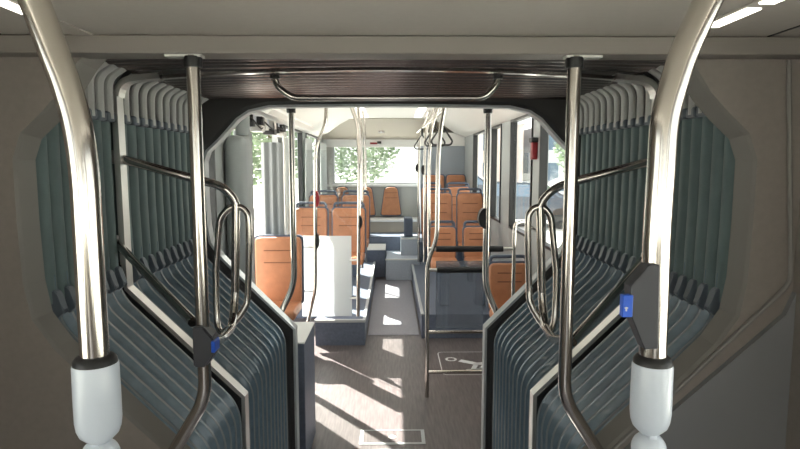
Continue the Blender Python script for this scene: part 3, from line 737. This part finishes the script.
# rear ceiling lamps
for (x, y0, y1, lab) in ((-.40, 3.2, 8.9, 'left'), (.40, 3.2, 8.9, 'right')):
    t = thing('ceiling_lamp', 'white lamp strip in rear ceiling, %s of the aisle' % lab, 'lamp', (x, 6, 2.35), 'lamp strips in the rear ceiling')
    bm = BM(); box(bm, x - .05, x + .05, y0, y1, 2.345, 2.358, .003); obj('diffuser', bm, 'lamp2', t)
# sticker & exit button over rear window
bm = BM(); a = P(381.5, 131, 9.74); s_ = .045
box(bm, a.x - s_ * 1.1, a.x + s_ * 1.1, 9.60, 9.603, a.z - s_, a.z + s_); o = simple('sticker', bm, 'whiteink', 'white and red square sticker above rear window', 'sticker')
bm = BM(); box(bm, a.x - .03, a.x + .03, 9.597, 9.5995, a.z + .01, a.z + .025); box(bm, a.x - .03, a.x - .022, 9.597, 9.5995, a.z - .03, a.z + .01); box(bm, a.x + .022, a.x + .03, 9.597, 9.5995, a.z - .03, a.z + .01); obj('print', bm, 'red', o)
bm = BM(); a = P(376, 143, 9.88); box(bm, a.x - .10, a.x + .02, 9.87, 9.94, a.z - .02, a.z + .01, .004); o = simple('window_release', bm, 'red', 'small red and black catch at top of rear window', 'catch')
bm = BM(); box(bm, a.x + .02, a.x + .09, 9.87, 9.94, a.z - .01, a.z + .03, .004); obj('knob', bm, 'black', o)
# ================================================================ DOOR on the left
t = thing('door_post', 'rounded grey door post just behind the dark frame', 'post', (-1.04, 4.2, 0))
bm = BM(); box(bm, -1.165, -1.01, 4.05, 4.29, 0, 1.85, .06, 5); obj('cover', bm, 'doorg', t, True)
bm = BM(); tube(bm, [(-1.05, 4.17, 1.85), (-1.05, 4.17, 2.1)], .05, 16); obj('shaft', bm, 'doorg', t, True)
def leaf(y0, y1, x, lab, m='doorg', glassy=True, ang=0):
    t = thing('door_leaf', lab, 'door', (x, y0, 0), 'folded door leaves', ang)
    w_ = y1 - y0
    def fr(bm, a, b, c, d, e, f): box(bm, a, b, c, d, e, f, .006)
    bm = BM(); fr(bm, -.02, .02, 0, .07, .03, 1.9); fr(bm, -.02, .02, w_ - .07, w_, .03, 1.9); fr(bm, -.02, .02, .07, w_ - .07, .03, .30); fr(bm, -.02, .02, .07, w_ - .07, 1.80, 1.9)
    o = obj('door_frame', bm, m, None); o.parent = t
    bm = BM(); box(bm, -.004, .004, .06, w_ - .06, .28, 1.82); o = obj('pane', bm, 'glass', None); o.parent = t
    return t
leaf(0, .42, -1.13, 'grey glazed door leaf swung inward next to the rounded post').location = (-1.145, 4.34, 0)
t = thing('side_shield', 'tall pale grey shield panel between doorway and frosted screen', 'screen', (-1.07, 5.2, 0))
bm = BM()
pr = [(-1.165 + .205 * k / 24, 5.22 + .018 * math.cos(k * math.pi / 4) * (1 if k < 20 else .5)) for k in range(25)]
loft(bm, [[(x, y, z) for x, y in pr] for z in (.0, .9, 1.84)] ); L0 = [[(x, y + .012, z) for x, y in pr] for z in (.0, .9, 1.84)]; loft(bm, L0)
obj('panel', bm, 'doorg', t, True)
bm = BM(); tube(bm, [(-.955, 5.226, 0), (-.955, 5.226, 1.9)], .012, 12); obj('edge_post', bm, 'alu', t, True)
# door mechanism
t = thing('door_mechanism', 'exposed dark door opening mechanism above the left doorway', 'mechanism', (-1.05, 5, 1.95))
bm = BM(); box(bm, -1.16, -1.08, 4.32, 5.9, 1.93, 2.04, .004); obj('mounting_plate', bm, 'white', t)
for k in range(9):
    y = 4.45 + k * .16; bm = BM()
    if k % 3 == 0: lathe(bm, (-1.06, y, 1.93), [(.035, 0), (.035, .04), (.02, .05), (.02, .09)], 14)
    elif k % 3 == 1: box(bm, -1.10, -1.0, y - .05, y + .06, 1.90, 1.95, .008)
    else: box(bm, -1.12, -1.03, y - .04, y + .04, 1.93, 2.03, .01)
    obj('gear', bm, 'black' if k % 2 == 0 else 'alu', t)
bm = BM()
for k in range(3): tube(bm, smoothp([(-1.05, 4.4 + .45 * k, 2.0), (-1.0, 4.55 + .45 * k, 1.92 + .02 * k), (-1.04, 4.75 + .45 * k, 2.01)], 6), .007, 6)
obj('cable', bm, 'black', t, True)
# pinned-up beige cover over the mechanism
bm = BM(); prism(bm, [(-1.0, 2.05), (-.84, 1.99), (-.80, 2.02), (-.82, 2.05), (-.98, 2.08)], lambda a, b: (a, 4.0, b), lambda a, b: (a, 6.1, b)); simple('duct_cover', bm, 'ceil1', 'long cream cover flap above the left doorway', 'cover')
# grey blinds/curtains at left windows
def curtain(y0, y1, x, z0, z1, lab, n=6):
    bm = BM(); N = n * 10; L0 = []
    for z in (z0, (z0 + z1) / 2, z1):
        L0.append([(x + .025 * math.sin(2 * math.pi * n * k / N) * (1 if z < z1 else .7), y0 + (y1 - y0) * k / N, z) for k in range(N + 1)])
    loft(bm, L0); L1 = [[(a - .004, b, c) for a, b, c in l] for l in L0]; loft(bm, L1)
    t = simple('curtain', bm, 'curtain', lab, 'curtain', 'pale curtains on the left side', True); return t
curtain(6.08, 6.36, -1.12, .9, 1.92, 'pale grey pleated curtain just past the doorway', 4)
curtain(7.5, 8.15, -1.10, .95, 1.98, 'pale grey pleated curtain between the two far left windows', 4)
curtain(9.1, 9.85, -1.10, .95, 1.98, 'pale grey pleated curtain in the rear left corner', 4)

# ================================================================ OUTSIDE
bm = BM(); box(bm, -80, 80, -60, 120, -.5, -.36); o = struct('ground', bm, 'asphalt')
def tree(x, y, h, r, lab):
    t = thing('tree', lab, 'tree', (x, y, -.36), 'trees outside the bus')
    bm = BM(); tube(bm, [(x, y, -.36), (x + .1, y, h * .5), (x, y, h * .8)], [.16, .12, .05], 10); obj('trunk', bm, 'bark', t, True)
    bm = BM()
    for k in range(2600):
        while True:
            v = Vector((random.uniform(-1, 1), random.uniform(-1, 1), random.uniform(-1, 1)))
            if .35 < v.length < 1: break
        c = Vector((x, y, h * .62)) + Vector((v.x * r, v.y * r, v.z * h * .42)); s_ = random.uniform(.04, .10) * r * .6
        q = Matrix.Rotation(random.uniform(0, 6.3), 3, 'Z') @ Matrix.Rotation(random.uniform(0, 3), 3, 'X')
        bm.faces.new([bm.verts.new(c + q @ Vector(p) * s_) for p in ((-1, -.6, 0), (1, -.6, .2), (1.2, .6, 0), (-.8, .7, .2))])
    obj('crown', bm, 'leaf', t)
for (x, y, h, r, lab) in ((-4.2, 20, 4.2, 1.7, 'leafy tree behind rear window at its left'), (-1.3, 24, 3.8, 1.6, 'leafy tree in the middle of rear window view'), (-8, 14, 5, 2.2, 'tree outside left doorway, near one'), (-12, 19, 6, 2.6, 'tree outside left windows, farther one'), (10.5, 31, 4.0, 1.8, 'bush-like tree outside the right windows'), (-7.5, 26, 5, 2.4, 'tree at far left beyond rear window')):
    tree(x, y, h, r, lab)
def building(x0, x1, y0, y1, h, wm, lab, face='x'):
    t = thing('building', lab, 'building', ((x0 + x1) / 2, (y0 + y1) / 2, -.36))
    bm = BM(); box(bm, x0, x1, y0, y1, -.36, h); obj('wall', bm, wm, t)
    bm = BM(); box(bm, x0 - .3, x1 + .3, y0 - .3, y1 + .3, h, h + .25); obj('roof', bm, 'bwall', t)
    for i in range(int((x1 - x0) / 1.4)):
        for z in [.6 + 1.9 * k for k in range(int((h - .4) / 1.9))]:
            x = x0 + .8 + i * 1.4; bm = BM(); box(bm, x - .35, x + .35, y0 - .04, y0 + .05, z, z + 1.1); obj('window', bm, 'bwin', t)
    ny = int((y1 - y0) / 2.4)
    for i in range(ny):
        for z in [1.0 + 2.8 * k for k in range(int((h - 1) / 2.8))]:
            y = y0 + 1.2 + i * 2.4; bm = BM(); box(bm, x0 - .04, x0 + .05, y - .6, y + .6, z, z + 1.4); obj('window', bm, 'bwin', t)
building(5.5, 8.6, 38, 52, 4.2, 'bwall2', 'pinkish building with dark windows seen through right windows')
building(9.2, 15, 36, 50, 6, 'bwall', 'pale grey apartment building seen through right windows')
building(4.2, 7.5, 58, 70, 3.4, 'bwall', 'low pale house farther back on the right')
def car(x, y, m, lab, rz=0):
    t = thing('car', lab, 'car', (x, y, -.36), None, rz)
    def put(n_, bm, mm, sm=False, par=None):
        o = obj(n_, bm, mm, None, sm); o.parent = par or t; return o
    prof = [(-2.1, .25), (-2.15, .6), (-2.0, .85), (-1.2, .95), (-.6, 1.4), (.8, 1.45), (1.5, .98), (2.1, .85), (2.2, .5), (2.1, .25)]
    bm = BM(); prism(bm, prof, lambda a, b: (-.85, a, b), lambda a, b: (.85, a, b)); bmesh.ops.bevel(bm, geom=bm.edges[:], offset=.04, segments=2, affect='EDGES'); put('body', bm, m)
    bm = BM(); prism(bm, [(-1.1, .97), (-.58, 1.34), (.72, 1.38), (1.3, 1.0)], lambda a, b: (-.87, a, b), lambda a, b: (.87, a, b)); put('side_glass', bm, 'bwin')
    for a in (-1.3, 1.35):
        for s in (-1, 1):
            bm = BM(); lathe(bm, (s * .8, a, .32), [(.32, -.1), (.32, .1)], 20, Vector((1, 0, 0))); put('wheel', bm, 'black')
car(4.3, 19, 'carp', 'dark parked car outside the right windows', R(70))
car(7.2, 22, 'carw', 'white parked car outside the right windows', R(80))
car(4.2, 30, 'carp', 'dark parked car farther off beyond rear right window', R(60))
